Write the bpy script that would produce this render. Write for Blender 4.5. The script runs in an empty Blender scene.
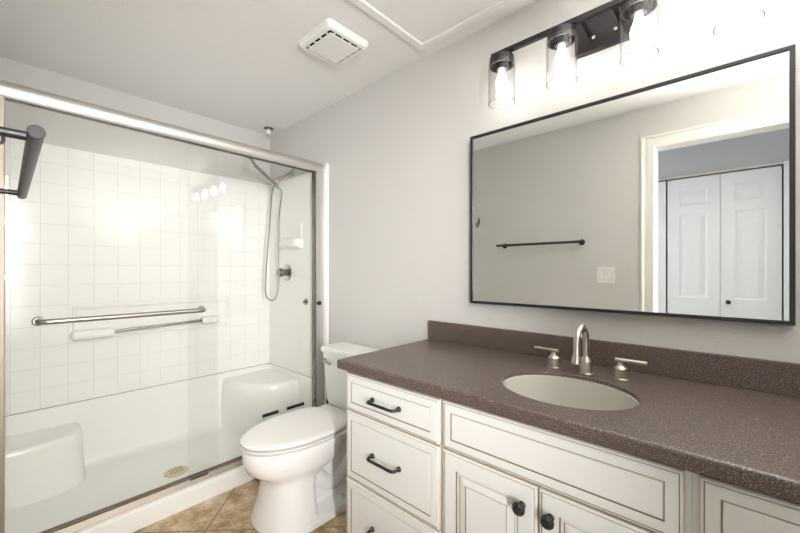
import bpy, bmesh, math
from mathutils import Vector, Matrix
SC = bpy.context.scene
COL = SC.collection
PI = math.pi

# ------------------------------------------------------------------ camera, world, lights, exposure
cam_d = bpy.data.cameras.new('camera'); cam = bpy.data.objects.new('camera', cam_d); COL.objects.link(cam)
cam.location = (0, -1.52, 1.221)
cam.rotation_euler = (PI/2, 0, math.radians(90-47.6))
cam_d.sensor_width = 36; cam_d.lens = 361/800*36; cam_d.shift_y = 4/800; cam_d.clip_start = 0.02
SC.camera = cam
SC.view_settings.view_transform = 'Standard'; SC.view_settings.look = 'None'
SC.view_settings.gamma = 1; SC.view_settings.use_curve_mapping = False
SC.view_settings.exposure = 1.02
BULB = 12.5
W = bpy.data.worlds.new('world'); SC.world = W; W.use_nodes = True
W.node_tree.nodes['Background'].inputs[0].default_value = (.85, .9, 1, 1)
W.node_tree.nodes['Background'].inputs[1].default_value = 0.3

def area(name, loc, rot, sx, sy, power, col):
    d = bpy.data.lights.new(name, 'AREA'); d.shape = 'RECTANGLE'; d.size = sx; d.size_y = sy; d.energy = power; d.color = col
    o = bpy.data.objects.new(name, d); COL.objects.link(o); o.location = loc; o.rotation_euler = rot
    return o
# daylight in the hall from both ends; added fill: a spot bounced off the ceiling and a strip by the doorway
area('hall_daylight', (-1.35, -1.98, 1.35), (0, math.radians(-90), 0), 1.8, .5, 6.5, (.86, .93, 1))
area('hall_daylight_far', (1.55, -1.98, 1.35), (0, math.radians(90), 0), 1.8, .5, 6.5, (.86, .93, 1))
def fill_spot(name, loc, aim, power, cone, soft, col):
    d = bpy.data.lights.new(name, 'SPOT'); d.energy = power; d.color = col
    d.spot_size = math.radians(cone); d.spot_blend = 1.0; d.shadow_soft_size = soft
    o = bpy.data.objects.new(name, d); COL.objects.link(o); o.location = loc
    o.rotation_euler = (Vector(aim)-Vector(loc)).to_track_quat('-Z', 'Y').to_euler()
fill_spot('ceiling_bounce_fill', (.34, -.64, 1.30), (.34, -.64, 2.3), 150, 104, .08, (1, .97, .93))  # added fill light, aimed up so the ceiling spreads it
sf = area('doorway_strip_fill', (.45, -1.545, 1.32), (0, 0, 0), .07, 1.45, 15.5, (1, .99, .985))  # added narrow fill light that brightens the shower and toilet
sf.data.spread = math.radians(80)
sf.rotation_euler = (Vector((-2.6, -.36, 1.2))-sf.location).to_track_quat('-Z', 'Y').to_euler()

# ------------------------------------------------------------------ materials
def new_mat(name):
    m = bpy.data.materials.new(name); m.use_nodes = True
    nt = m.node_tree; return m, nt, nt.nodes['Principled BSDF']
def pbr(name, col, rough=.5, metal=0., spec=.5, coat=0.):
    m, nt, b = new_mat(name)
    b.inputs['Base Color'].default_value = (*col, 1); b.inputs['Roughness'].default_value = rough
    b.inputs['Metallic'].default_value = metal; b.inputs['Specular IOR Level'].default_value = spec
    b.inputs['Coat Weight'].default_value = coat
    return m
def N(nt, typ, **kw):
    n = nt.nodes.new(typ)
    for k, v in kw.items(): setattr(n, k, v)
    return n
def math_node(nt, op, a, b=None):
    n = N(nt, 'ShaderNodeMath', operation=op)
    for i, s in enumerate((a, b)):
        if s is None: continue
        if isinstance(s, (int, float)): n.inputs[i].default_value = s
        else: nt.links.new(s, n.inputs[i])
    return n.outputs[0]
def pos(nt): return N(nt, 'ShaderNodeNewGeometry').outputs['Position']
def noise(nt, vec, scale, detail=2, rough=.5):
    n = N(nt, 'ShaderNodeTexNoise'); n.inputs['Scale'].default_value = scale
    n.inputs['Detail'].default_value = detail; n.inputs['Roughness'].default_value = rough
    nt.links.new(vec, n.inputs['Vector']); return n
def ramp(nt, fac, stops):
    r = N(nt, 'ShaderNodeValToRGB'); e = r.color_ramp.elements
    while len(e) < len(stops): e.new(.5)
    for x, (p, c) in zip(e, stops): x.position = p; x.color = (*c, 1)
    nt.links.new(fac, r.inputs[0]); return r.outputs[0]
def bump(nt, b, height, strength, dist):
    n = N(nt, 'ShaderNodeBump'); n.inputs['Strength'].default_value = strength; n.inputs['Distance'].default_value = dist
    nt.links.new(height, n.inputs['Height']); nt.links.new(n.outputs[0], b.inputs['Normal'])

def paint(name, col, scale=170, strength=.35):
    m, nt, b = new_mat(name)
    b.inputs['Base Color'].default_value = (*col, 1); b.inputs['Roughness'].default_value = .75
    b.inputs['Specular IOR Level'].default_value = .25
    n = noise(nt, pos(nt), scale, 3, .55)
    bump(nt, b, ramp(nt, n.outputs[0], [(.42, (0, 0, 0)), (.62, (1, 1, 1))]), strength, .002)
    return m
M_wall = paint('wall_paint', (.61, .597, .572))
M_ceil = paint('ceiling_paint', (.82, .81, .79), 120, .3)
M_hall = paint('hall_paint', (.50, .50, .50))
M_trim = pbr('white_trim_paint', (.78, .76, .71), .35)
M_door = pbr('white_door_paint', (.76, .77, .78), .4)

def combine(nt, x, y, z=0.0):
    c = N(nt, 'ShaderNodeCombineXYZ')
    for i, s in enumerate((x, y, z)):
        if isinstance(s, (int, float)): c.inputs[i].default_value = s
        else: nt.links.new(s, c.inputs[i])
    return c.outputs[0]
def brick(nt, vec, size, mortar, smooth=.2):
    t = N(nt, 'ShaderNodeTexBrick', offset=0, squash=1)
    t.inputs['Scale'].default_value = 1; t.inputs['Brick Width'].default_value = size
    t.inputs['Row Height'].default_value = size; t.inputs['Mortar Size'].default_value = mortar
    t.inputs['Mortar Smooth'].default_value = smooth; t.inputs['Bias'].default_value = 0
    t.inputs['Color1'].default_value = (1, 1, 1, 1); t.inputs['Color2'].default_value = (.9, .9, .9, 1)
    nt.links.new(vec, t.inputs['Vector']); return t
def mixc(nt, fac, a, b):
    n = N(nt, 'ShaderNodeMix', data_type='RGBA')
    nt.links.new(fac, n.inputs[0])
    for i, s in ((6, a), (7, b)):
        if isinstance(s, tuple): n.inputs[i].default_value = (*s, 1)
        else: nt.links.new(s, n.inputs[i])
    return n.outputs[2]
# white molded tile pattern of the shower walls
def tile_mat(name='white_shower_tile', size=.1165, joint=.0026):
    m, nt, b = new_mat(name)
    s = N(nt, 'ShaderNodeSeparateXYZ'); nt.links.new(pos(nt), s.inputs[0])
    u = math_node(nt, 'ADD', math_node(nt, 'ADD', s.outputs[0], s.outputs[1]), 3.67 + 2.33)
    v = math_node(nt, 'ADD', s.outputs[2], -1.603 + .1165*20)
    t = brick(nt, combine(nt, u, v), size, joint, .35)
    nt.links.new(mixc(nt, t.outputs['Fac'], (.86, .858, .838), (.78, .778, .755)), b.inputs['Base Color'])
    b.inputs['Roughness'].default_value = .17; b.inputs['Specular IOR Level'].default_value = .3
    n = noise(nt, pos(nt), 9, 1)
    h = math_node(nt, 'ADD', math_node(nt, 'MULTIPLY', t.outputs['Fac'], -1.0), math_node(nt, 'MULTIPLY', n.outputs[0], .8))
    bump(nt, b, h, .45, .0022)
    return m
M_tile = tile_mat()
M_mosaic = tile_mat('white_mosaic_tile', .0415, .0016)
M_acryl = pbr('white_shower_acrylic', (.86, .855, .82), .17)
M_por = pbr('white_porcelain', (.87, .86, .84), .07, coat=.3)
M_seat = pbr('white_seat_plastic', (.86, .84, .815), .2)
M_bisque = pbr('bisque_porcelain', (.55, .525, .475), .1)
M_drain = pbr('yellowed_drain_cover', (.66, .56, .38), .35)
M_nick = pbr('brushed_nickel', (.56, .52, .46), .28, 1)
M_alu = pbr('satin_aluminium', (.64, .62, .595), .42, 1)
M_track = pbr('bronze_tinted_aluminium', (.44, .38, .325), .55, 1)
M_chrome = pbr('polished_chrome', (.50, .49, .47), .12, 1)
M_bronze = pbr('dull_steel_bar', (.43, .405, .375), .36, 1)
M_hose = pbr('steel_hose', (.36, .34, .31), .3, 1)
M_black = pbr('black_metal', (.012, .012, .013), .38)
M_bronzeb = pbr('dark_bronze_metal', (.035, .031, .034), .33, .6)
M_dark = pbr('black_rubber', (.012, .012, .012), .6)
M_gun = pbr('dark_chrome', (.22, .21, .2), .16, 1)
M_plast = pbr('white_plastic', (.80, .79, .76), .35)
M_slot = pbr('slot_shade', (.01, .009, .008), .9)
M_cab = pbr('antique_white_cabinet_paint', (.74, .735, .705), .42)
M_glaze = pbr('brown_antique_glaze', (.24, .17, .10), .5)
M_edge = pbr('cream_rubbed_edge', (.72, .66, .57), .42)
M_bar = pbr('black_bar_with_sheen', (.04, .039, .036), .4, 0, .5)

def counter_mat():
    m, nt, b = new_mat('brown_speckled_solid_surface')
    p = pos(nt)
    a = noise(nt, p, 300, 2, .65); c = noise(nt, p, 230, 1)
    base = ramp(nt, a.outputs[0], [(.34, (.025, .016, .014)), (.46, (.080, .053, .043)), (.58, (.118, .083, .068)), (.68, (.40, .33, .29))])
    dk = ramp(nt, c.outputs[0], [(.33, (1, 1, 1)), (.40, (0, 0, 0))])
    nt.links.new(mixc(nt, math_node(nt, 'MULTIPLY', dk, .7), base, (.03, .02, .02)), b.inputs['Base Color'])
    b.inputs['Roughness'].default_value = .38; b.inputs['Specular IOR Level'].default_value = .85
    bump(nt, b, a.outputs[0], .05, .001)
    return m
M_count = counter_mat()

def floor_mat():
    m, nt, b = new_mat('tan_travertine_tile')
    p = pos(nt); s = N(nt, 'ShaderNodeSeparateXYZ'); nt.links.new(p, s.inputs[0])
    T = .42
    u = math_node(nt, 'MULTIPLY', math_node(nt, 'ADD', s.outputs[0], s.outputs[1]), .70711)
    v = math_node(nt, 'MULTIPLY', math_node(nt, 'SUBTRACT', s.outputs[1], s.outputs[0]), .70711)
    u = math_node(nt, 'ADD', u, 1.909 + T*10); v = math_node(nt, 'ADD', v, -.6576 + T*10)
    t = brick(nt, combine(nt, u, v), T, .004, .1)
    w = noise(nt, p, 7, 6, .68); w2 = noise(nt, p, 60, 3, .6)
    c1 = ramp(nt, w.outputs[0], [(.36, (.22, .125, .052)), (.46, (.44, .30, .155)), (.56, (.62, .48, .31)), (.68, (.76, .66, .50))])
    c2 = mixc(nt, math_node(nt, 'MULTIPLY', ramp(nt, w2.outputs[0], [(.36, (1, 1, 1)), (.5, (0, 0, 0))]), .5), c1, (.32, .20, .09))
    nt.links.new(mixc(nt, t.outputs['Fac'], c2, (.22, .15, .085)), b.inputs['Base Color'])
    b.inputs['Roughness'].default_value = .45
    bump(nt, b, math_node(nt, 'ADD', math_node(nt, 'MULTIPLY', t.outputs['Fac'], -1), math_node(nt, 'MULTIPLY', w2.outputs[0], .2)), .4, .002)
    return m
M_floor = floor_mat()

def thin_glass(name, tint, edge=None):
    m = bpy.data.materials.new(name); m.use_nodes = True; nt = m.node_tree; nt.nodes.clear()
    out = N(nt, 'ShaderNodeOutputMaterial'); mix = N(nt, 'ShaderNodeMixShader')
    tr = N(nt, 'ShaderNodeBsdfTransparent'); tr.inputs[0].default_value = (*tint, 1)
    if edge:        # longer path through the glass at glancing angles
        lw = N(nt, 'ShaderNodeLayerWeight'); lw.inputs[0].default_value = .5
        nt.links.new(mixc(nt, math_node(nt, 'POWER', lw.outputs['Facing'], 3.0), tint, edge), tr.inputs[0])
    gl = N(nt, 'ShaderNodeBsdfGlossy'); gl.inputs['Roughness'].default_value = 0.0
    fr = N(nt, 'ShaderNodeFresnel'); g = N(nt, 'ShaderNodeNewGeometry')
    # the same outside reflectance on both skins of the sheet
    ior = math_node(nt, 'ADD', math_node(nt, 'MULTIPLY', g.outputs['Backfacing'], 1/1.36-1.36), 1.36)
    nt.links.new(ior, fr.inputs['IOR'])
    nt.links.new(fr.outputs[0], mix.inputs[0]); nt.links.new(tr.outputs[0], mix.inputs[1]); nt.links.new(gl.outputs[0], mix.inputs[2])
    nt.links.new(mix.outputs[0], out.inputs[0]); return m
M_pane = thin_glass('greenish_door_glass', (.992, .994, .988))
M_shade = thin_glass('clear_shade_glass', (.985, .985, .985), (.80, .805, .81))
M_rim = thin_glass('shade_glass_rim', (.12, .125, .13))
M_mirror = pbr('mirror_silver', (.90, .915, .90), 0.0, 1)
def emit(name, col, st):
    m = bpy.data.materials.new(name); m.use_nodes = True; nt = m.node_tree; nt.nodes.clear()
    o = N(nt, 'ShaderNodeOutputMaterial'); e = N(nt, 'ShaderNodeEmission')
    e.inputs[0].default_value = (*col, 1); e.inputs[1].default_value = st
    nt.links.new(e.outputs[0], o.inputs[0]); return m
M_bulb = emit('glowing_bulb', (1, .955, .90), BULB)

# ------------------------------------------------------------------ geometry helpers (all in world metres)
def bm_new(): return bmesh.new()
def face(bm, vs, mi=0):
    try: f = bm.faces.new(vs); f.material_index = mi; return f
    except ValueError: return None
def box(bm, lo, hi, bev=0., mi=0, seg=2):
    r = bmesh.ops.create_cube(bm, size=1)
    vs = r['verts']
    c = [(a+b)/2 for a, b in zip(lo, hi)]; s = [b-a for a, b in zip(lo, hi)]
    for v in vs: v.co = Vector((v.co.x*s[0]+c[0], v.co.y*s[1]+c[1], v.co.z*s[2]+c[2]))
    fs = {f for v in vs for f in v.link_faces}
    for f in fs: f.material_index = mi
    if bev > 0:
        es = list({e for v in vs for e in v.link_edges})
        bmesh.ops.bevel(bm, geom=es, offset=bev, segments=seg, affect='EDGES', profile=.5)
def loft(bm, rings, mi=0, cap0=True, cap1=True, closed=True):
    R = [[bm.verts.new(p) for p in r] for r in rings]
    n = len(R[0])
    for i in range(len(R)-1):
        m = mi[i] if isinstance(mi, (list, tuple)) else mi
        for j in range(n if closed else n-1):
            face(bm, [R[i][j], R[i][(j+1) % n], R[i+1][(j+1) % n], R[i+1][j]], m)
    m0 = mi[0] if isinstance(mi, (list, tuple)) else mi; m1 = mi[-1] if isinstance(mi, (list, tuple)) else mi
    if cap0: face(bm, R[0][::-1], m0)
    if cap1: face(bm, R[-1], m1)
    return R
def circ(c, ax, r, n, start=0.):
    ax = Vector(ax).normalized()
    a = ax.orthogonal().normalized() if abs(ax.z) < .99 else Vector((1, 0, 0)); b = ax.cross(a)
    return [Vector(c)+a*(r*math.cos(start+2*PI*k/n))+b*(r*math.sin(start+2*PI*k/n)) for k in range(n)]
def lathe(bm, base, prof, ax=(0, 0, 1), n=28, mi=0, cap0=True, cap1=True):
    ax = Vector(ax).normalized()
    loft(bm, [circ(Vector(base)+ax*h, ax, max(r, 1e-4), n) for r, h in prof], mi, cap0, cap1)
def tube(bm, pts, r, n=14, mi=0, caps=True):
    pts = [Vector(p) for p in pts]; rs = r if isinstance(r, (list, tuple)) else [r]*len(pts)
    T = []
    for i in range(len(pts)):
        a = pts[max(i-1, 0)]; b = pts[min(i+1, len(pts)-1)]; T.append((b-a).normalized())
    u = T[0].orthogonal().normalized(); rings = []
    for i, p in enumerate(pts):
        if i:
            q = T[i-1].rotation_difference(T[i]); u = q @ u
        v = T[i].cross(u)
        rings.append([p+u*(rs[i]*math.cos(2*PI*k/n))+v*(rs[i]*math.sin(2*PI*k/n)) for k in range(n)])
    loft(bm, rings, mi, caps, caps)
def arc(c, a, b, r, t0, t1, n):
    return [Vector(c)+Vector(a)*(r*math.cos(t0+(t1-t0)*k/n))+Vector(b)*(r*math.sin(t0+(t1-t0)*k/n)) for k in range(n+1)]
def spline(pts, n=10):
    P = [Vector(p) for p in pts]; P = [P[0]*2-P[1]]+P+[P[-1]*2-P[-2]]; out = []
    for i in range(1, len(P)-2):
        for k in range(n):
            t = k/n
            out.append(.5*((2*P[i])+(P[i+1]-P[i-1])*t+(2*P[i-1]-5*P[i]+4*P[i+1]-P[i+2])*t*t+(3*P[i]-P[i-1]-3*P[i+1]+P[i+2])*t**3))
    out.append(P[-2]); return out
def wloc(o):
    v = Vector((0, 0, 0))
    while o: v += o.location; o = o.parent
    return v
def obj(name, bm, mats, parent=None, smooth=32):
    bmesh.ops.recalc_face_normals(bm, faces=bm.faces[:])
    if smooth:
        for f in bm.faces: f.smooth = True
        for e in bm.edges:
            if len(e.link_faces) == 2 and e.calc_face_angle(0) > math.radians(smooth): e.smooth = False
    me = bpy.data.meshes.new(name); bm.to_mesh(me); bm.free()
    for m in (mats if isinstance(mats, (list, tuple)) else [mats]): me.materials.append(m)
    o = bpy.data.objects.new(name, me); COL.objects.link(o)
    if smooth:
        w = o.modifiers.new('weighted_normal', 'WEIGHTED_NORMAL'); w.mode = 'FACE_AREA'; w.weight = 80; w.keep_sharp = True
    if parent:
        me.transform(Matrix.Translation(-wloc(parent))); o.parent = parent
    return o
def thing(name, label, cat, loc, group=None):
    o = bpy.data.objects.new(name, None); o.empty_display_size = .05; COL.objects.link(o); o.location = loc
    return tag(o, label, cat, group)
def tag(o, label, cat, group=None):
    o['label'] = label; o['category'] = cat
    if group: o['group'] = group
    return o
def struct(name, bm, m, parent=None, label=None, smooth=None):
    o = obj(name, bm, m, parent, smooth)
    if not parent: o['kind'] = 'structure'
    if label: o['label'] = label
    return o
def extrude_poly(bm, pts, axis, a, b, mi=0):
    def P(p, t):
        return {'x': (t, p[0], p[1]), 'y': (p[0], t, p[1]), 'z': (p[0], p[1], t)}[axis]
    loft(bm, [[P(p, a) for p in pts], [P(p, b) for p in pts]], mi)

# ------------------------------------------------------------------ dimensions
XB, XF, YL, H = -2.88, .62, -1.565, 2.364      # shower back wall, front wall, towel-bar wall, ceiling
YH = -1.685; YC = -2.29                         # hall side of that wall, closet front

# ------------------------------------------------------------------ room shell
b = bm_new(); box(b, (-3.0, -3.1, -.08), (1.8, .1, 0)); struct('floor', b, M_floor)
b = bm_new(); box(b, (-3.0, -3.1, H), (1.8, .1, H+.08)); struct('ceiling', b, M_ceil)
b = bm_new(); box(b, (-3.0, 0, 0), (XF+.1, .1, H)); struct('wall_right', b, M_wall)
b = bm_new(); box(b, (-3.0, YL-.12, 0), (XB, 0, H)); struct('wall_back', b, M_wall)
b = bm_new(); box(b, (XF, YL, 0), (XF+.1, 0, H)); struct('wall_front', b, M_wall)
b = bm_new()
extrude_poly(b, [(XB, 0), (-.381, 0), (-.381, 2.075), (.381, 2.075), (.381, 0), (1.7, 0), (1.7, H), (XB, H)], 'y', YL, YH)
struct('wall_left', b, M_wall)
# hall behind the doorway, seen in the mirror
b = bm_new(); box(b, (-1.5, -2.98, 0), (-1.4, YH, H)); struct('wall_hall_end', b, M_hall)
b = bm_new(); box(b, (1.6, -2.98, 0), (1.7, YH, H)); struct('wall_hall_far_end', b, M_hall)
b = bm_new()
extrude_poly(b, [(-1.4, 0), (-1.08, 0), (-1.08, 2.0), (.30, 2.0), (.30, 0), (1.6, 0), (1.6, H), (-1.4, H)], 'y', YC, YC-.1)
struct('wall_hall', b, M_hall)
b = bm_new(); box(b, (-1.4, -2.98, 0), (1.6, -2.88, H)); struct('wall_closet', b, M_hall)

# door casing round the bathroom doorway (stepped colonial profile)
def casing(xa, xb, z, y0, d):
    prof = [(0, 0), (0, .010*d), (.012, .016*d), (.045, .014*d), (.05, .010*d), (.066, .010*d), (.072, .019*d), (.085, .019*d), (.085, 0)]
    bm = bm_new(); rings = []
    for cx, cz, sx, sz in ((xa, 0, -1, 0), (xa, z, -1, 1), (xb, z, 1, 1), (xb, 0, 1, 0)):
        rings.append([(cx+sx*t, y0+h, cz+sz*t) for t, h in prof])
    loft(bm, rings); return bm
struct('trim_1', casing(-.376, .376, 2.07, YL, 1), M_trim)
b = bm_new()
extrude_poly(b, [(-.381, 0), (-.381, 2.075), (.381, 2.075), (.381, 0), (.377, 0), (.377, 2.071), (-.377, 2.071), (-.377, 0)], 'y', YL-.001, YH+.001)
struct('trim_2', b, M_trim)
b = bm_new(); box(b, (.286, YC-.02, 0), (.37, YC+.014, 2.0), .003); struct('trim_3', b, M_door)
b = bm_new(); box(b, (-1.08, YC-.03, 1.982), (.285, YC+.008, 2.0), .002); struct('trim_4', b, M_alu)
b = bm_new(); box(b, (-1.7, -.013, 0), (-1.145, -.0005, .09), .004); struct('baseboard_right', b, M_trim)

# bifold closet leaves with molded panels (y faces the hall)
def panel_face(bm, x0, x1, z0, z1, y, d, steps, mi=0):
    """concentric rectangles: steps = [(inset, depth), ...] from the rim inward"""
    rings = [[(x0+i, y+d*h, z0+i), (x1-i, y+d*h, z0+i), (x1-i, y+d*h, z1-i), (x0+i, y+d*h, z1-i)] for i, h in steps]
    loft(bm, rings, mi, False, True)
def leaf(n, x0, x1, knob=None):
    y = YC-.004
    bm = bm_new(); zs = [.012, .17, .86, 1.0, 1.66, 1.74, 1.885, 1.976]
    xa, xb = x0+.075, x1-.075
    # slab front as a grid with three molded openings
    holes = [(.17, .86), (1.0, 1.68), (1.755, 1.885)]
    xs = [x0, xa, xb, x1]; zz = [.012] + [z for h in holes for z in h] + [1.974]
    V = [[bm.verts.new((x, y, z)) for x in xs] for z in zz]
    for i in range(len(zz)-1):
        for j in range(3):
            if j == 1 and i % 2 == 1:
                panel_face(bm, xa, xb, zz[i], zz[i+1], y, 1, [(0, 0), (.006, -.004), (.016, -.007), (.024, -.007), (.045, -.001), (.05, -.001)])
                continue
            face(bm, [V[i][j], V[i][j+1], V[i+1][j+1], V[i+1][j]])
    bmesh.ops.remove_doubles(bm, verts=bm.verts[:], dist=1e-5)
    ring = [(x0, .012), (x1, .012), (x1, 1.974), (x0, 1.974)]
    loft(bm, [[(p[0], y, p[1]) for p in ring], [(p[0], y-.03, p[1]) for p in ring]], 0, False, True)
    bmesh.ops.remove_doubles(bm, verts=bm.verts[:], dist=1e-5)
    o = struct(f'door_{n}', bm, M_door, None, None, 20)
    if knob:
        k = bm_new(); lathe(k, (knob, y-.001, .978), [(.006, 0), (.006, .012), (.014, .016), (.016, .024), (.011, .031), (.003, .033)], (0, 1, 0), 16)
        obj('knob', k, M_black, o)
leaf(1, -.386, -.056); leaf(2, -.053, .277, -.008); leaf(3, -1.07, -.738); leaf(4, -.735, -.398)

# ------------------------------------------------------------------ ceiling: hatch, fan cover, sprinkler
t = thing('attic_hatch', 'white framed access hatch in the ceiling along the vanity wall', 'hatch', (-.79, -.34, H))
x0, x1, y0, y1 = -1.18, -.40, -.62, -.068
b = bm_new()
def rect(i, z): return [(x0+i, y0+i, z), (x1-i, y0+i, z), (x1-i, y1-i, z), (x0+i, y1-i, z)]
loft(b, [rect(0, H), rect(0, H-.009), rect(.003, H-.011), rect(.036, H-.011), rect(.040, H-.008), rect(.042, H-.004), rect(.042, H)], 0, False, False)
obj('frame', b, M_ceil, t, 25)
b = bm_new(); box(b, (x0+.0425, y0+.0425, H-.004), (x1-.0425, y1-.0425, H-.0005)); obj('panel', b, M_ceil, t)
t = thing('exhaust_fan', 'square white exhaust fan cover raised on the ceiling', 'fan', (-1.47, -.41, H))
x0, x1, y0, y1 = -1.592, -1.338, -.532, -.288
def rr(i, z, r, n=5):
    a0, a1, c0, c1 = x0+i, x1-i, y0+i, y1-i; out = []
    for cx, cy, s in ((a1-r, c1-r, 0), (a0+r, c1-r, PI/2), (a0+r, c0+r, PI), (a1-r, c0+r, 1.5*PI)):
        out += [(cx+r*math.cos(s+k*PI/2/n), cy+r*math.sin(s+k*PI/2/n), z) for k in range(n+1)]
    return out
b = bm_new()
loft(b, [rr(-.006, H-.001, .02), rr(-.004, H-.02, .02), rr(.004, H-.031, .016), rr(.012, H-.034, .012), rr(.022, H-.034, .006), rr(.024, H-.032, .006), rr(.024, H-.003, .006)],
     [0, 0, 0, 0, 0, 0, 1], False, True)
obj('housing', b, [M_plast, M_slot], t)  # near-black cavity top stands in for the shade behind the grille
b = bm_new(); loft(b, [rr(.035, H-.0325, .004), rr(.035, H-.0355, .004), rr(.036, H-.0365, .004)]); obj('grille_panel', b, M_plast, t)
for k in range(4):      # short webs across the slot
    for ax in (0, 1):
        for side in (0, 1):
            c = (x0 if ax else y0) + .05 + k*.048
            bm = bm_new()
            if ax: lo, hi = (c, (y0+.0245, y1-.0355)[side], H-.0345), (c+.008, (y0+.0355, y1-.0245)[side], H-.029)
            else: lo, hi = ((x0+.0245, x1-.0355)[side], c, H-.0345), ((x0+.0355, x1-.0245)[side], c+.008, H-.029)
            box(bm, lo, hi); obj('slot_web', bm, M_plast, t)
t = thing('fire_sprinkler', 'small ceiling sprinkler head with a dark ring above the shower corner', 'sprinkler', (-2.735, -.09, H))
b = bm_new(); lathe(b, (-2.735, -.09, H-.0005), [(.036, 0), (.036, -.005), (.026, -.011), (.012, -.012)]); obj('escutcheon', b, M_gun, t)
b = bm_new(); lathe(b, (-2.735, -.09, H-.0125), [(.015, 0), (.017, -.014), (.019, -.018), (.019, -.032), (.012, -.037)]); obj('cap', b, M_plast, t)

# ------------------------------------------------------------------ shower surround, base, door
PT = .012
t = thing('shower_stall', 'white shower stall with tile patterned walls, corner seats and low curb', 'shower', (-2.45, -.78, 0))
b = bm_new()
def slab(bm, lo, hi): box(bm, lo, hi, .003)
slab(b, (XB+.0005, YL+.0005, .44), (XB+PT, -.0005, 1.943)); obj('back_panel', b, M_tile, t, None)
b = bm_new(); slab(b, (XB+PT, -PT, .44), (-2.125, -.0005, 1.943)); obj('side_panel', b, M_acryl, t, None)
b = bm_new(); slab(b, (XB+PT, YL+.0005, .44), (-2.153, YL+PT, 1.943)); obj('side_panel', b, M_acryl, t, None)
b = bm_new(); slab(b, (-2.1235, -.014, 0), (-2.058, -.0005, 1.966)); obj('tile_strip', b, M_tile, t, None)
# raised soap-bar panel with soap dish and grab bar on the back wall
XW = XB+PT
b = bm_new()
rings = []
for i, h in ((0, 0), (.002, .007), (.006, .010), (.012, .010), (.018, .004), (.022, .003)):
    rings.append([(XW+h, -1.25+i, .80+i), (XW+h, -.35-i, .80+i), (XW+h, -.35-i, 1.006-i), (XW+h, -1.25+i, 1.006-i)])
loft(b, rings, 0, False, True); obj('ledge_panel', b, M_acryl, t)
b = bm_new(); box(b, (XW+.003, -1.262, .815), (XW+.085, -1.06, .868), .02, 0, 4); obj('soap_dish', b, M_acryl, t)
b = bm_new(); box(b, (XW+.003, -.56, .835), (XW+.075, -.44, .885), .018, 0, 4); obj('bar_bracket', b, M_acryl, t)
b = bm_new(); tube(b, [(XW+.05, -1.07, .843), (XW+.05, -.55, .86)], .0105, 16); obj('grab_bar', b, M_chrome, t)
# molded shelf on the right shower wall
b = bm_new(); yw = -PT
prof = [(0, 1.460), (-.060, 1.460), (-.066, 1.453), (-.066, 1.418), (-.058, 1.402), (-.03, 1.391), (0, 1.385)]
rings = []
for x, s in ((-2.68, .0), (-2.673, .75), (-2.65, .97), (-2.62, 1), (-2.42, 1), (-2.39, .97), (-2.367, .75), (-2.36, .0)):
    rings.append([(x, yw+y*(.15+.85*s) if y else yw, z) for y, z in prof])
loft(b, rings); obj('corner_shelf', b, M_acryl, t)
b = bm_new(); box(b, (-2.67, yw-.012, 1.46), (-2.37, yw+.001, 1.585), .003); obj('shelf_back', b, M_mosaic, t, None)

# walls and floor: an L profile swept round the U of the alcove
xi, ya, yb = XB+.016, YL+.016, -.016
def upath(off):
    r = max(.05-off, .012) if off < .04 else .06
    a, lo, hi = xi+off, ya+off, yb-off; out = [(-2.148, lo)]
    out += [(a+r+r*math.cos(s), lo+r+r*math.sin(s)) for s in [-PI/2-k*PI/16 for k in range(9)]]
    out += [(a+r+r*math.cos(s), hi-r+r*math.sin(s)) for s in [PI-k*PI/16 for k in range(9)]]
    out += [(-2.148, hi)]; return out
prof = [(-.0155, .4365), (-.004, .4365), (-.001, .433), (.001, .42), (.004, .13), (.012, .09), (.03, .062), (.06, .05), (.09, .046)]
rings = [[(x, y, z) for x, y in upath(o)] for o, z in prof]
b = bm_new(); R = loft(b, rings, 0, False, False, False)
last = R[-1]; cen = b.verts.new((-2.42, -.83, .038))
for i in range(len(last)-1): face(b, [last[i], last[i+1], cen])
face(b, [last[-1], last[0], cen])
obj('pan', b, M_acryl, t, 50)
b = bm_new()
prof = [(-2.16, .002), (-2.16, .085), (-2.15, .096), (-2.085, .096), (-2.068, .09), (-2.06, .076), (-2.058, .05), (-2.056, .0)]
loft(b, [[(x, YL+.0006, z) for x, z in prof], [(x, -.0145, z) for x, z in prof]]); obj('curb', b, M_acryl, t)
for s, yc, ex, ey, zt, n in ((1, ya, .245, .33, .325, 4.5), (-1, yb, .45, .385, .395, 2.3)):
    bm = bm_new(); rings = []
    for g, z in ((1.06, .03), (1.03, .10), (1.0, zt-.05), (.99, zt-.022), (.965, zt-.006), (.92, zt), (.0, zt+.006)):
        ring = [(xi+.002, yc+s*.002)]
        for k in range(21):
            th = k/20*PI/2
            dx = ex*g*max(math.cos(th), 0)**(2/n); dy = ey*g*max(math.sin(th), 0)**(2/n)
            ring.append((xi+.002+dx, yc+s*(.002+dy)))
        rings.append([(x, y, z) for x, y in ring])
    loft(bm, rings, 0, False, False); obj('corner_seat', bm, M_acryl, t, 50)
b = bm_new()
sp_ = [(-2.148, YL+.009), (XB+.009, YL+.009), (XB+.009, -.009), (-2.148, -.009)]
loft(b, [[(x, y, .4366) for x, y in sp_], [(x, y, .4399) for x, y in sp_]], 0, False, False, False); obj('seam', b, pbr('grey_caulk', (.30, .28, .25), .7), t)
b = bm_new(); lathe(b, (-2.40, -.84, .039), [(.062, 0), (.062, .003), (.05, .007), (.0, .008)], n=28)
o = obj('drain', b, M_drain, t)
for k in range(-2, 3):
    bm = bm_new(); box(bm, (-2.43, -.84+k*.014-.003, .045), (-2.37, -.84+k*.014+.003, .0478)); obj('drain_slot', bm, pbr('drain_slot_shade', (.42, .33, .2), .6), o)

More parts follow.
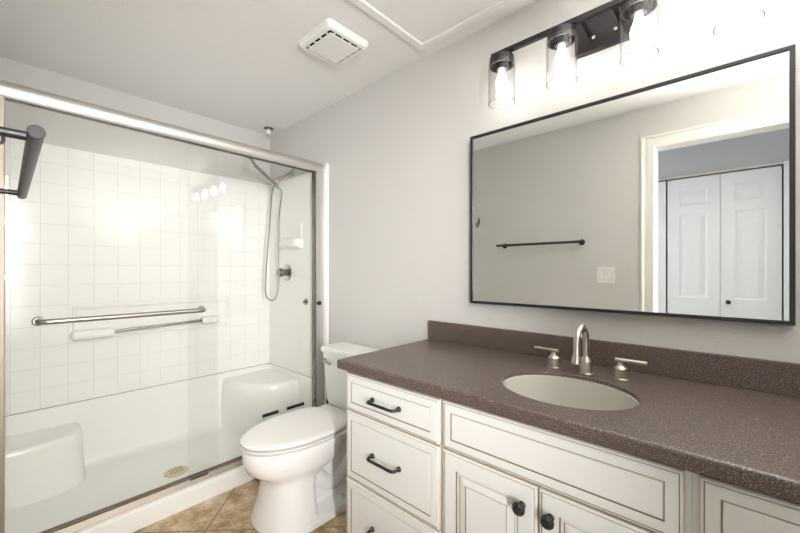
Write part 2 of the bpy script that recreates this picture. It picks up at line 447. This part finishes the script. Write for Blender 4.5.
t = thing('shower_door_frame', 'satin metal shower door frame with wide rounded top rail', 'shower frame', (-2.11, -.78, .096))
b = bm_new()
prof = [(.022, 1.901), (.027, 1.908), (.031, 1.920), (.033, 1.934), (.031, 1.949), (.025, 1.960), (.015, 1.967), (.004, 1.969), (-.024, 1.969), (-.030, 1.963), (-.030, 1.906), (-.026, 1.901), (-.026, 1.925), (.017, 1.925), (.017, 1.900)]
loft(b, [[(-2.12+x, YL+.001, z) for x, z in prof], [(-2.12+x, -.015, z) for x, z in prof]]); obj('top_rail', b, M_alu, t, 40)
b = bm_new(); box(b, (-2.1365, YL+.002, 1.9245), (-2.1035, -.016, 1.9255)); obj('rail_dark_strip', b, M_dark, t)  # thin black strip along the underside of the top rail
for ys, m in (((-.076, -.0145), M_alu), ((YL+.001, YL+.045), M_track)):
    bm = bm_new(); y0_, y1_ = ys
    box(bm, (-2.145, y0_, .10), (-2.095, y1_, 1.905), .004); obj('jamb', bm, m, t)
bm = bm_new(); box(bm, (-2.141, -.082, .10), (-2.099, -.0765, 1.90), .001); obj('jamb_seal', bm, M_gun, t)
b = bm_new()
prof = [(-2.146, .0965), (-2.146, .119), (-2.140, .119), (-2.140, .104), (-2.123, .104), (-2.123, .119), (-2.117, .119), (-2.117, .104), (-2.100, .104), (-2.100, .121), (-2.094, .121), (-2.082, .0965)]
loft(b, [[(x, YL+.046, z) for x, z in prof], [(x, -.0825, z) for x, z in prof]]); obj('bottom_track', b, M_track, t)
b = bm_new(); box(b, (-2.094, -.865, .117), (-2.086, -.775, .132), .003); obj('bottom_guide', b, M_gun, t)
b = bm_new(); lathe(b, (-2.094, -.062, .997), [(.012, 0), (.014, .006), (.014, .02), (.009, .025)], (1, 0, 0), 16); obj('bumper', b, M_dark, t)

def pane(y0, y1, x):
    bm = bm_new(); box(bm, (x-.003, y0, .106), (x+.003, y1, 1.923)); return bm
t = thing('sliding_glass_panel', 'left sliding shower glass panel carrying the long towel handle', 'glass panel', (-2.108, -1.12, .106))
obj('glass', pane(-1.518, -.718, -2.108), M_pane, t)
hb = bm_new(); xs, zb = -2.108+.0032, 1.012
pts = [(xs, -1.428, zb)]
pts += arc((xs+.030, -1.398, zb), (0, -1, 0), (1, 0, 0), .030, 0, PI/2, 8)
pts += arc((xs+.030, -.835, zb), (1, 0, 0), (0, 1, 0), .030, 0, PI/2, 8) + [(xs, -.805, zb)]
tube(hb, pts, .0115, 16)
for yy in (-1.428, -.805): lathe(hb, (xs, yy, zb), [(.019, 0), (.019, .004), (.014, .008)], (1, 0, 0), 20)
obj('towel_handle', hb, M_bronze, t)
t = thing('sliding_glass_panel', 'right sliding shower glass panel on the track nearer the shower valve', 'glass panel', (-2.132, -.46, .106))
obj('glass', pane(-.86, -.083, -2.132), M_pane, t)
t = thing('seat_dark_strips', 'two black strips over a white bar across the front of the right shower seat', 'squeegee', (-2.19, -.28, .30))  # two black strips above a white bar, just inside the glass
for y0_, y1_ in ((-.425, -.315), (-.255, -.125)):
    bm = bm_new(); box(bm, (-2.178, y0_, .292), (-2.170, y1_, .312), .002); obj('black_strip', bm, M_dark, t)
bm = bm_new(); box(bm, (-2.179, -.425, .282), (-2.169, -.125, .2915), .003); obj('holder', bm, M_acryl, t)

# valve, diverter, hand shower
t = thing('shower_valve', 'chrome shower valve knob on the right shower wall', 'valve', (-2.585, yw, 1.205))
b = bm_new(); lathe(b, (-2.585, yw-.0003, 1.205), [(.066, 0), (.066, .004), (.056, .012), (.03, .015)], (0, -1, 0), 30); obj('escutcheon', b, M_chrome, t)
b = bm_new(); lathe(b, (-2.585, yw-.0155, 1.205), [(.026, 0), (.024, .02), (.033, .026), (.036, .05), (.029, .062), (.0, .064)], (0, -1, 0), 12); obj('handle', b, M_gun, t)
t = thing('diverter_button', 'small oval chrome diverter on the shower wall below the valve', 'diverter', (-2.32, yw, .988))
b = bm_new(); lathe(b, (-2.32, yw-.0003, .988), [(.026, 0), (.026, .004), (.019, .01), (.0, .011)], (0, -1, 0), 24); obj('plate', b, M_chrome, t)
b = bm_new(); lathe(b, (-2.32, yw-.0115, .988), [(.009, 0), (.009, .01), (.005, .014)], (0, -1, 0), 14); obj('button', b, M_gun, t)
t = thing('hand_shower', 'chrome hand shower on a swivel arm with a hanging steel hose', 'hand shower', (-2.52, 0, 2.0))
b = bm_new(); lathe(b, (-2.52, -.0005, 1.99), [(.030, 0), (.028, .006), (.014, .012)], (0, -1, 0), 24); obj('flange', b, M_chrome, t)
ax0, ax1 = Vector((-2.52, -.012, 1.99)), Vector((-2.52, -.155, 1.885))
b = bm_new(); tube(b, [ax0, ax0.lerp(ax1, .55), ax1.lerp(ax0, .40)], .010, 14); obj('arm', b, M_chrome, t)
b = bm_new(); d = (ax1-ax0).normalized(); tube(b, [ax1-d*.075, ax1-d*.07, ax1-d*.01, ax1], [.013, .019, .019, .014], 16); obj('swivel_bracket', b, M_nick, t)
wd = Vector((0, -.205, .145)).normalized(); w0 = ax1+Vector((0, -.008, -.012))
b = bm_new(); tube(b, [w0-wd*.045, w0-wd*.04, w0, w0+wd*.06, w0+wd*.15, w0+wd*.20], [.009, .013, .016, .015, .014, .017], 16)
wand = obj('wand', b, M_chrome, t)
hc = w0+wd*.215; hn = (wd*.35+Vector((0, -.5, -.9))).normalized()
b = bm_new(); lathe(b, hc-hn*.018, [(.012, 0), (.030, .006), (.048, .022), (.050, .034), (.046, .038), (.0, .038)], hn, 26); obj('spray_head', b, M_chrome, wand)
hb = w0-wd*.046
b = bm_new()
tube(b, spline([hb, hb+Vector((0, .028, -.035)), (-2.52, -.118, 1.62), (-2.52, -.122, 1.30), (-2.52, -.122, 1.10), (-2.52, -.15, 1.012), (-2.52, -.19, 1.003), (-2.52, -.225, 1.05),
                (-2.52, -.222, 1.22), (-2.52, -.20, 1.5), (-2.52, -.178, 1.78), ax1+Vector((0, -.006, -.028))], 10), .0052, 10)
obj('hose', b, M_hose, t)

# ------------------------------------------------------------------ toilet
TX = -1.65
def egg(yf, yb, hw, z, n=40, nb=2.6, flat=.42):
    """closed outline pointing to -y: rounded front, squarer back; widest point at `flat` from the back"""
    ym = yb+(yf-yb)*flat; out = []
    for k in range(n):
        th = 2*PI*k/n; c, s = math.cos(th), math.sin(th)
        if s <= 0: x = hw*c; y = ym+(ym-yf)*s       # front half (ellipse)
        else:
            x = hw*math.copysign(abs(c)**(2/nb), c); y = ym+(yb-ym)*s**(2/nb)
        out.append((TX+x, y, z))
    return out
t = thing('toilet', 'white two piece elongated toilet with closed lid beside the vanity', 'toilet', (TX, -.42, 0))
b = bm_new()
rings = [egg(-.722, -.48, .196, .0, nb=7), egg(-.722, -.48, .196, .010, nb=7), egg(-.706, -.48, .180, .05, nb=7), egg(-.688, -.478, .163, .11, nb=6), egg(-.677, -.475, .150, .17, nb=6),
         egg(-.675, -.46, .145, .205, nb=5), egg(-.688, -.42, .147, .225, nb=4), egg(-.724, -.34, .157, .246, nb=3), egg(-.757, -.28, .171, .272), egg(-.776, -.25, .179, .315),
         egg(-.778, -.24, .183, .35), egg(-.777, -.235, .184, .370), egg(-.771, -.235, .179, .378), egg(-.74, -.25, .15, .379)]
loft(b, rings); obj('bowl', b, M_por, t, 60)
b = bm_new()      # rear trapway body and foot plate
def rrect(y0, y1, hw, z, r, n=6):
    r = min(r, hw-.001); out = []
    for cx, cy, s in ((TX+hw-r, y1-r, 0), (TX-hw+r, y1-r, PI/2), (TX-hw+r, y0+r, PI), (TX+hw-r, y0+r, 1.5*PI)):
        out += [(cx+r*math.cos(s+k*PI/2/n), cy+r*math.sin(s+k*PI/2/n), z) for k in range(n+1)]
    return out
loft(b, [rrect(-.60, -.10, .205, 0, .05), rrect(-.60, -.10, .205, .022, .05), rrect(-.60, -.105, .20, .032, .05), rrect(-.58, -.12, .13, .045, .05), rrect(-.55, -.13, .105, .07, .05),
         rrect(-.55, -.13, .10, .2, .05), rrect(-.55, -.09, .115, .3, .05), rrect(-.45, -.035, .17, .355, .05), rrect(-.40, -.02, .185, .382, .05), rrect(-.30, -.02, .185, .398, .05)])
obj('pedestal_back', b, M_por, t, 50)
b = bm_new()      # S-shaped trapway bulge on the visible side
tube(b, spline([(TX+.065, -.50, .27), (TX+.07, -.46, .20), (TX+.072, -.40, .13), (TX+.072, -.33, .11), (TX+.072, -.26, .16), (TX+.07, -.2, .26), (TX+.07, -.18, .34)], 6), .05, 16); obj('trapway', b, M_por, t, 60)
b = bm_new(); lathe(b, (TX+.150, -.335, .0325), [(.017, 0), (.017, .012), (.012, .02), (.0, .023)], n=18); obj('bolt_cap', b, M_plast, t)
b = bm_new(); lathe(b, (TX-.155, -.335, .033), [(.017, 0), (.017, .012), (.012, .02), (.0, .023)], n=18); obj('bolt_cap', b, M_plast, t)
b = bm_new()
loft(b, [egg(-.74, -.29, .15, .3862), egg(-.774, -.275, .182, .3865), egg(-.780, -.27, .188, .388), egg(-.782, -.27, .190, .395), egg(-.778, -.272, .186, .3985), egg(-.74, -.29, .15, .399)], 0); obj('seat', b, M_seat, t, 50)
b = bm_new()
loft(b, [egg(-.74, -.29, .15, .4060, nb=3.2), egg(-.774, -.258, .182, .4060, nb=3.2), egg(-.784, -.252, .191, .4075, nb=3.2), egg(-.786, -.252, .193, .416, nb=3.2), egg(-.780, -.256, .188, .422, nb=3.2), egg(-.752, -.27, .168, .4265, nb=3), egg(-.66, -.32, .10, .430), egg(-.56, -.40, .02, .431)]); obj('lid', b, M_seat, t, 50)
b = bm_new(); box(b, (TX-.185, -.30, .381), (TX+.185, -.215, .399), .008); obj('hinge_deck', b, M_por, t)
for s in (-1, 1):
    bm = bm_new(); box(bm, (TX+s*.075-.025, -.249, .3995), (TX+s*.075+.025, -.222, .414), .006, 0, 3); obj('hinge', bm, M_seat, t)
def trect(hw, y0, y1, z, r=.035): return rrect(y0, y1, hw, z, r)
b = bm_new(); loft(b, [trect(.17, -.165, -.03, .3985), trect(.19, -.178, -.025, .405), trect(.2, -.185, -.02, .43), trect(.222, -.197, -.012, .715), trect(.222, -.197, -.012, .720)]); obj('tank', b, M_por, t, 45)
b = bm_new(); loft(b, [trect(.224, -.198, -.012, .7205), trect(.233, -.206, -.008, .724), trect(.235, -.208, -.006, .742), trect(.230, -.203, -.009, .752), trect(.215, -.19, -.02, .755)]); obj('tank_lid', b, M_por, t, 40)
b = bm_new(); lathe(b, (TX-.175, -.1965, .672), [(.014, 0), (.014, .008), (.009, .012)], (0, -1, 0), 18)
tube(b, [(TX-.175, -.211, .672), (TX-.16, -.2135, .671), (TX-.11, -.2135, .664), (TX-.10, -.2135, .663)], [.008, .009, .007, .004], 12); obj('flush_lever', b, M_chrome, t)
t = thing('toilet_brush', 'black handled brush standing behind the toilet tank by the shower', 'brush', (-1.915, -.105, 0))
b = bm_new(); lathe(b, (-1.915, -.105, 0), [(.045, 0), (.05, .006), (.05, .13), (.046, .135), (.015, .14)], n=24); obj('holder', b, M_plast, t)
b = bm_new(); lathe(b, (-1.915, -.105, .1405), [(.008, 0), (.008, .13), (.016, .15), (.019, .2), (.018, .25), (.012, .268), (.0, .272)], n=18); obj('handle', b, M_black, t)

# ------------------------------------------------------------------ vanity cabinets
YF, YB = -.586, -.022        # face frame plane, back
FY = -.605                   # front skin of drawers and doors
def carcass(bm, x0, x1, z0=.10, z1=.8255, th=.018):
    o = [(x0, YF), (x1, YF), (x1, YB), (x0, YB)]; i = [(x0+th, YF+th), (x1-th, YF+th), (x1-th, YB-th), (x0+th, YB-th)]
    loft(bm, [[(x, y, z0) for x, y in o], [(x, y, z1) for x, y in o], [(x, y, z1) for x, y in i], [(x, y, z0+th) for x, y in i]])
def front(name, x0, x1, z0, z1, style, parent, label=None):
    bm = bm_new(); D = FY-(YF-.0008)          # negative: sticks out to -y
    if style == 'drawer':
        st = [(0, 0, 0), (0, .72, 2), (.003, .90, 2), (.006, .94, 0), (.0066, .88, 1), (.0078, .88, 1), (.0086, .97, 0), (.014, 1, 0), (.031, 1, 0), (.0320, .84, 1), (.0336, .84, 1), (.0350, .99, 0), (.042, 1, 0)]
    else:
        st = [(0, 0, 0), (0, .72, 2), (.003, .90, 2), (.006, .94, 0), (.0066, .86, 1), (.0080, .86, 1), (.0088, .97, 0), (.013, 1, 0), (.050, 1, 0), (.0515, .78, 1), (.0530, .76, 1), (.060, .78, 0), (.0605, .70, 1), (.0620, .70, 1), (.064, .77, 0), (.082, .95, 0), (.0826, .86, 1), (.0846, .86, 1), (.0856, .96, 0)]
    rings = [[(x0+i, (YF-.0008)+D*h, z0+i), (x1-i, (YF-.0008)+D*h, z0+i), (x1-i, (YF-.0008)+D*h, z1-i), (x0+i, (YF-.0008)+D*h, z1-i)] for i, h, m in st]
    mi = [s[2] for s in st[1:]]+[0]
    loft(bm, rings, mi[:len(rings)-1]+[0], True, True)
    o = obj(name, bm, [M_cab, M_glaze, M_edge], parent, None)
    if label: o['label'] = label
    return o
def pull(xc, z, parent, w=.066):
    bm = bm_new(); y = FY-.0003; d = .032
    pts = [(xc-w, y-.004, z), (xc-w, y-d*.55, z)] + arc((xc-w+.013, y-d*.6, z), (-1, 0, 0), (0, -1, 0), .013, 0, PI/2, 5)[1:]
    pts += arc((xc+w-.013, y-d*.6, z), (0, -1, 0), (1, 0, 0), .013, 0, PI/2, 5) + [(xc+w, y-d*.55, z), (xc+w, y-.004, z)]
    tube(bm, pts, .0052, 12)
    for s in (-1, 1): lathe(bm, (xc+s*w, y, z), [(.0095, 0), (.0095, .003), (.007, .006), (.0055, .012)], (0, -1, 0), 16)
    obj('pull_handle', bm, M_black, parent)
def knob(x, z, parent):
    bm = bm_new(); lathe(bm, (x, FY-.0003, z), [(.010, 0), (.010, .003), (.006, .007), (.006, .014), (.0125, .017), (.0172, .021), (.0172, .026), (.0125, .032), (.004, .034), (0, .034)], (0, -1, 0), 10)
    obj('knob', bm, M_black, parent, 20)
def toe(x0, x1, parent):
    bm = bm_new(); box(bm, (x0, YF+.07, 0), (x1, YB, .0995)); obj('toe_kick', bm, M_cab, parent)
xs0, xs1, xs2, xs3 = -1.140, -.6655, -.0555, .60
t = thing('drawer_cabinet', 'cream glazed drawer cabinet at the toilet end of the vanity', 'cabinet', (-.90, -.3, 0), 'antique white vanity cabinets')
b = bm_new(); carcass(b, xs0, xs1-.0006); obj('carcass', b, M_cab, t, None); toe(xs0, xs1-.0006, t)
for z0, z1, zc in ((.6725, .815, .744), (.404, .667, .538), (.135, .3985, .268)):
    d = front('drawer', -1.127, -.6735, z0, z1, 'drawer', t); pull(-.905, zc, d)
t = thing('sink_cabinet', 'cream glazed sink cabinet with a false front over two doors', 'cabinet', (-.36, -.3, 0), 'antique white vanity cabinets')
b = bm_new(); carcass(b, xs1, xs2-.0006); obj('carcass', b, M_cab, t, None); toe(xs1, xs2-.0006, t)
front('false_drawer_front', -.6585, -.0675, .6725, .818, 'drawer', t)
d = front('cabinet_door', -.6585, -.3635, .135, .667, 'door', t); knob(-.402, .607, d)
d = front('cabinet_door', -.3585, -.0675, .135, .667, 'door', t); knob(-.329, .607, d)
t = thing('drawer_cabinet', 'cream glazed cabinet at the right end, cut by the photo edge', 'cabinet', (.27, -.3, 0), 'antique white vanity cabinets')
b = bm_new(); carcass(b, xs2, xs3); obj('carcass', b, M_cab, t, None); toe(xs2, xs3, t)
for z0, z1, zc in ((.6725, .818, .744), (.404, .667, .538), (.135, .3985, .268)):
    d = front('drawer', -.0435, .56, z0, z1, 'drawer', t); pull(.27, zc, d)

# ------------------------------------------------------------------ countertop with oval cut-out, sink
SX, SY, SA, SB = -.37, -.37, .19, .16
t = thing('countertop', 'brown speckled countertop with splash along the wall', 'countertop', (-.30, -.3, .826))
cx0, cx1, cy0, cy1, cz0, cz1 = -1.168, XF-.0006, -.617, -.0006, .826, .864
outer = []
def edge(p, q, n):
    for k in range(n): outer.append((p[0]+(q[0]-p[0])*k/n, p[1]+(q[1]-p[1])*k/n))
edge((cx0, cy0), (cx1, cy0), 40); edge((cx1, cy0), (cx1, cy1), 16); edge((cx1, cy1), (cx0, cy1), 40); edge((cx0, cy1), (cx0, cy0), 16)
def inset(p, i): return (min(max(p[0], cx0+i), cx1), min(max(p[1], cy0+i), cy1))
def ell(p, g=0.):
    a = math.atan2((p[1]-SY)/SB, (p[0]-SX)/SA); return (SX+(SA+g)*math.cos(a), SY+(SB+g)*math.sin(a))
R_ = .008
rings = [[(*ell(p), cz0) for p in outer], [(*ell(p), cz1-.004) for p in outer], [(*ell(p, .0015), cz1-.001) for p in outer], [(*ell(p, .004), cz1) for p in outer],
         [(*inset(p, .03), cz1) for p in outer]]
for k in range(0, 6):
    a = k/5*PI/2; rings.append([(*inset(p, R_*(1-math.sin(a))), cz1-R_*(1-math.cos(a))) for p in outer])
for k in range(0, 4):
    a = k/3*PI/2; rings.append([(*inset(p, .006*(1-math.cos(a))), cz0+.006*(1-math.sin(a))) for p in outer])
rings.append([(*inset(p, .03), cz0) for p in outer])
rings.append(rings[0])
b = bm_new(); loft(b, rings, 0, False, False); bmesh.ops.remove_doubles(b, verts=b.verts[:], dist=1e-6); obj('slab', b, M_count, t, 40)
b = bm_new(); box(b, (-1.172, -.020, cz1+.0002), (cx1, -.0006, .958), .003); obj('backsplash', b, M_count, t)
t = thing('sink', 'oval bisque undermount sink set into the brown countertop', 'sink', (SX, SY, .67))
b = bm_new()
def er(g, z, n=56): return [(SX+(SA+g)*math.cos(2*PI*k/n), SY+(SB+g)*math.sin(2*PI*k/n), z) for k in range(n)]
loft(b, [er(-.0007, .8255), er(-.0007, .8525), er(-.0025, .8535), er(-.0045, .8525), er(-.008, .80), er(-.016, .74), er(-.035, .70), er(-.07, .68), er(-.12, .672), er(-.137, .671),
         er(-.137, .66), er(-.06, .668), er(-.022, .69), er(0, .735), er(.004, .80), er(-.0007, .8255)], 0, False, False)
bmesh.ops.remove_doubles(b, verts=b.verts[:], dist=1e-6); obj('basin', b, M_bisque, t, 50)
b = bm_new(); lathe(b, (SX, SY, .655), [(.02, 0), (.02, .014), (.026, .0165), (.026, .0185), (.018, .021), (0, .022)], n=24); obj('drain', b, M_nick, t)

# ------------------------------------------------------------------ faucet: spout and two lever handles
t = thing('faucet_spout', 'brushed nickel gooseneck faucet spout behind the oval sink', 'faucet', (-.367, -.165, cz1))
fx, fy = -.367, -.165
b = bm_new(); lathe(b, (fx, fy, cz1+.0004), [(.0235, 0), (.0235, .004), (.0195, .006), (.0195, .042), (.017, .048), (.0125, .056), (.010, .062)]); obj('base', b, M_nick, t)
b = bm_new(); r = .050
pts = [(fx, fy, cz1+.060), (fx, fy, cz1+.10)] + arc((fx, fy-r, cz1+.118), (0, 1, 0), (0, 0, 1), r, 0, PI, 18) + [(fx, fy-2*r, cz1+.10), (fx, fy-2*r-.004, cz1+.080)]
tube(b, pts, .0105, 18); sp = obj('gooseneck', b, M_nick, t)
b = bm_new(); lathe(b, (fx, fy-2*r-.004, cz1+.0815), [(.011, 0), (.0135, -.006), (.0155, -.024), (.014, -.027), (.010, -.027)]); obj('aerator', b, M_nick, sp)
for hx, sgn, lab in ((-.478, -1, 'nickel lever tap at the left of the spout, lever pointing to the toilet'), (-.264, 1, 'nickel lever tap at the right of the spout, lever pointing away from the toilet')):
    t = thing('lever_tap', lab, 'tap', (hx, -.155, cz1), 'lever taps of the sink')
    bm = bm_new(); lathe(bm, (hx, -.155, cz1+.0004), [(.025, 0), (.025, .004), (.0215, .006), (.0215, .036), (.018, .041), (.0105, .046), (.0085, .052), (.0085, .0565)]); obj('base', bm, M_nick, t)
    bm = bm_new(); tube(bm, [(hx-sgn*.016, -.155, cz1+.063), (hx+sgn*.072, -.155, cz1+.063)], .0062, 12); obj('lever', bm, M_nick, t)

# ------------------------------------------------------------------ mirror
t = thing('wall_mirror', 'large black framed rectangular mirror on the wall above the sink', 'mirror', (-.387, 0, 1.46))
mx0, mx1, mz0, mz1 = -.909, .136, 1.067, 1.854
b = bm_new()
def mr(i, y): return [(mx0+i, y, mz0+i), (mx1-i, y, mz0+i), (mx1-i, y, mz1-i), (mx0+i, y, mz1-i)]
loft(b, [mr(0, -.0006), mr(0, -.031), mr(.001, -.032), mr(.0105, -.032), mr(.0115, -.031), mr(.0115, -.0006)], 0, False, False); obj('frame', b, M_black, t, 20)
b = bm_new(); box(b, (mx0+.0116, -.026, mz0+.0116), (mx1-.0116, -.0006, mz1-.0116)); obj('mirror_glass', b, M_mirror, t, None)

# ------------------------------------------------------------------ four-lamp vanity light
LX = [-.702, -.462, -.219, .018]; LY = -.122
t = thing('vanity_light', 'dark bronze vanity light with clear cylinder glass shades, glowing above the mirror', 'light fixture', (-.342, 0, 2.12))
b = bm_new(); box(b, (-.445, -.026, 2.050), (-.238, -.0006, 2.178), .004); obj('backplate', b, M_bronzeb, t)
for s in (-.012, .012):
    bm = bm_new(); lathe(bm, (-.342+s*3, -.0262, 2.098), [(.006, 0), (.006, .003), (.003, .005)], (0, -1, 0), 12); obj('screw', bm, M_nick, t)
b = bm_new(); box(b, (LX[0]-.046, LY-.009, 2.118), (LX[3]+.046, LY+.009, 2.138), .002); obj('crossbar', b, M_bronzeb, t)
for x in (-.395, -.29):
    bm = bm_new(); box(bm, (x-.008, LY+.0092, 2.120), (x+.008, -.0262, 2.136), .002); obj('arm', bm, M_bronzeb, t)
for x in LX:
    bm = bm_new()
    lathe(bm, (x, LY, 2.1178), [(.010, 0), (.010, -.006), (.046, -.008), (.0495, -.012), (.0495, -.046), (.0455, -.046), (.0455, -.015), (.024, -.014), (.024, -.060), (.020, -.062), (.0, -.062)], n=36, cap0=True, cap1=False)
    h = obj('lamp_holder', bm, M_bronzeb, t)
    bm = bm_new(); R0 = .0545; z0, z1 = 1.918, 2.084
    def cr(r, z): return circ((x, LY, z), (0, 0, 1), r, 48)
    loft(bm, [cr(R0, z1), cr(R0, z0), cr(R0-.0025, z0), cr(R0-.0025, z1), cr(R0, z1)], [0, 1, 0, 0], False, False)
    bmesh.ops.remove_doubles(bm, verts=bm.verts[:], dist=1e-6); obj('glass_shade', bm, [M_shade, M_rim], h)
    bm = bm_new(); lathe(bm, (x, LY, 2.0552), [(.011, 0), (.013, -.016), (.021, -.036), (.025, -.054), (.023, -.070), (.014, -.083), (.0, -.087)], n=24); obj('bulb', bm, M_bulb, h)

# ------------------------------------------------------------------ towel-bar wall: bar, hook, switch
t = thing('towel_bar', 'black towel bar on two posts on the wall beside the shower', 'towel bar', (-1.12, YL, 1.42))
by, bz = -1.486, 1.441
b = bm_new(); tube(b, [(-1.528, by, bz), (-.815, by, bz)], .0105, 24); obj('rail', b, M_bar, t)
for x, d in ((-1.528, -1), (-.815, 1)):
    bm = bm_new(); lathe(bm, (x+d*.0002, by, bz), [(.0108, 0), (.0108, .003), (.009, .004)], (d, 0, 0), 24); obj('end_cap', bm, M_dark, t)
for x in (-1.490, -.850):
    bm = bm_new(); tube(bm, [(x, YL+.0085, bz), (x, by-.0100, bz)], .0075, 16); p = obj('post', bm, M_black, t)
    bm = bm_new(); lathe(bm, (x, YL+.0005, bz), [(.023, 0), (.023, .005), (.019, .008)], (0, 1, 0), 24); obj('flange', bm, M_black, p)
t = thing('robe_hook', 'small black J hook on the wall next to the shower jamb', 'hook', (-1.755, YL, 1.68))
b = bm_new(); box(b, (-1.763, YL+.0005, 1.655), (-1.747, YL+.006, 1.715), .002); obj('plate', b, M_black, t)
b = bm_new(); tube(b, [(-1.755, YL+.0062, 1.705), (-1.755, YL+.012, 1.695), (-1.755, YL+.012, 1.652)] + arc((-1.755, YL+.027, 1.648), (0, -1, 0), (0, 0, -1), .015, 0, PI, 8) + [(-1.755, YL+.042, 1.672)], .0048, 10); obj('prong', b, M_black, t)
t = thing('light_switch', 'white double rocker switch plate on the wall by the doorway', 'switch', (-.683, YL, 1.19))
b = bm_new(); box(b, (-.743, YL+.0005, 1.128), (-.623, YL+.006, 1.246), .003); obj('plate', b, M_plast, t)
for x in (-.711, -.655):
    bm = bm_new(); box(bm, (x-.0195, YL+.0061, 1.1505), (x+.0195, YL+.0072, 1.2235)); obj('rocker_gap_shade', bm, M_alu, t, None)  # grey plate stands in for the shaded gap around the rocker
    bm = bm_new(); box(bm, (x-.017, YL+.0073, 1.153), (x+.017, YL+.010, 1.221), .0015); obj('rocker', bm, M_plast, t)
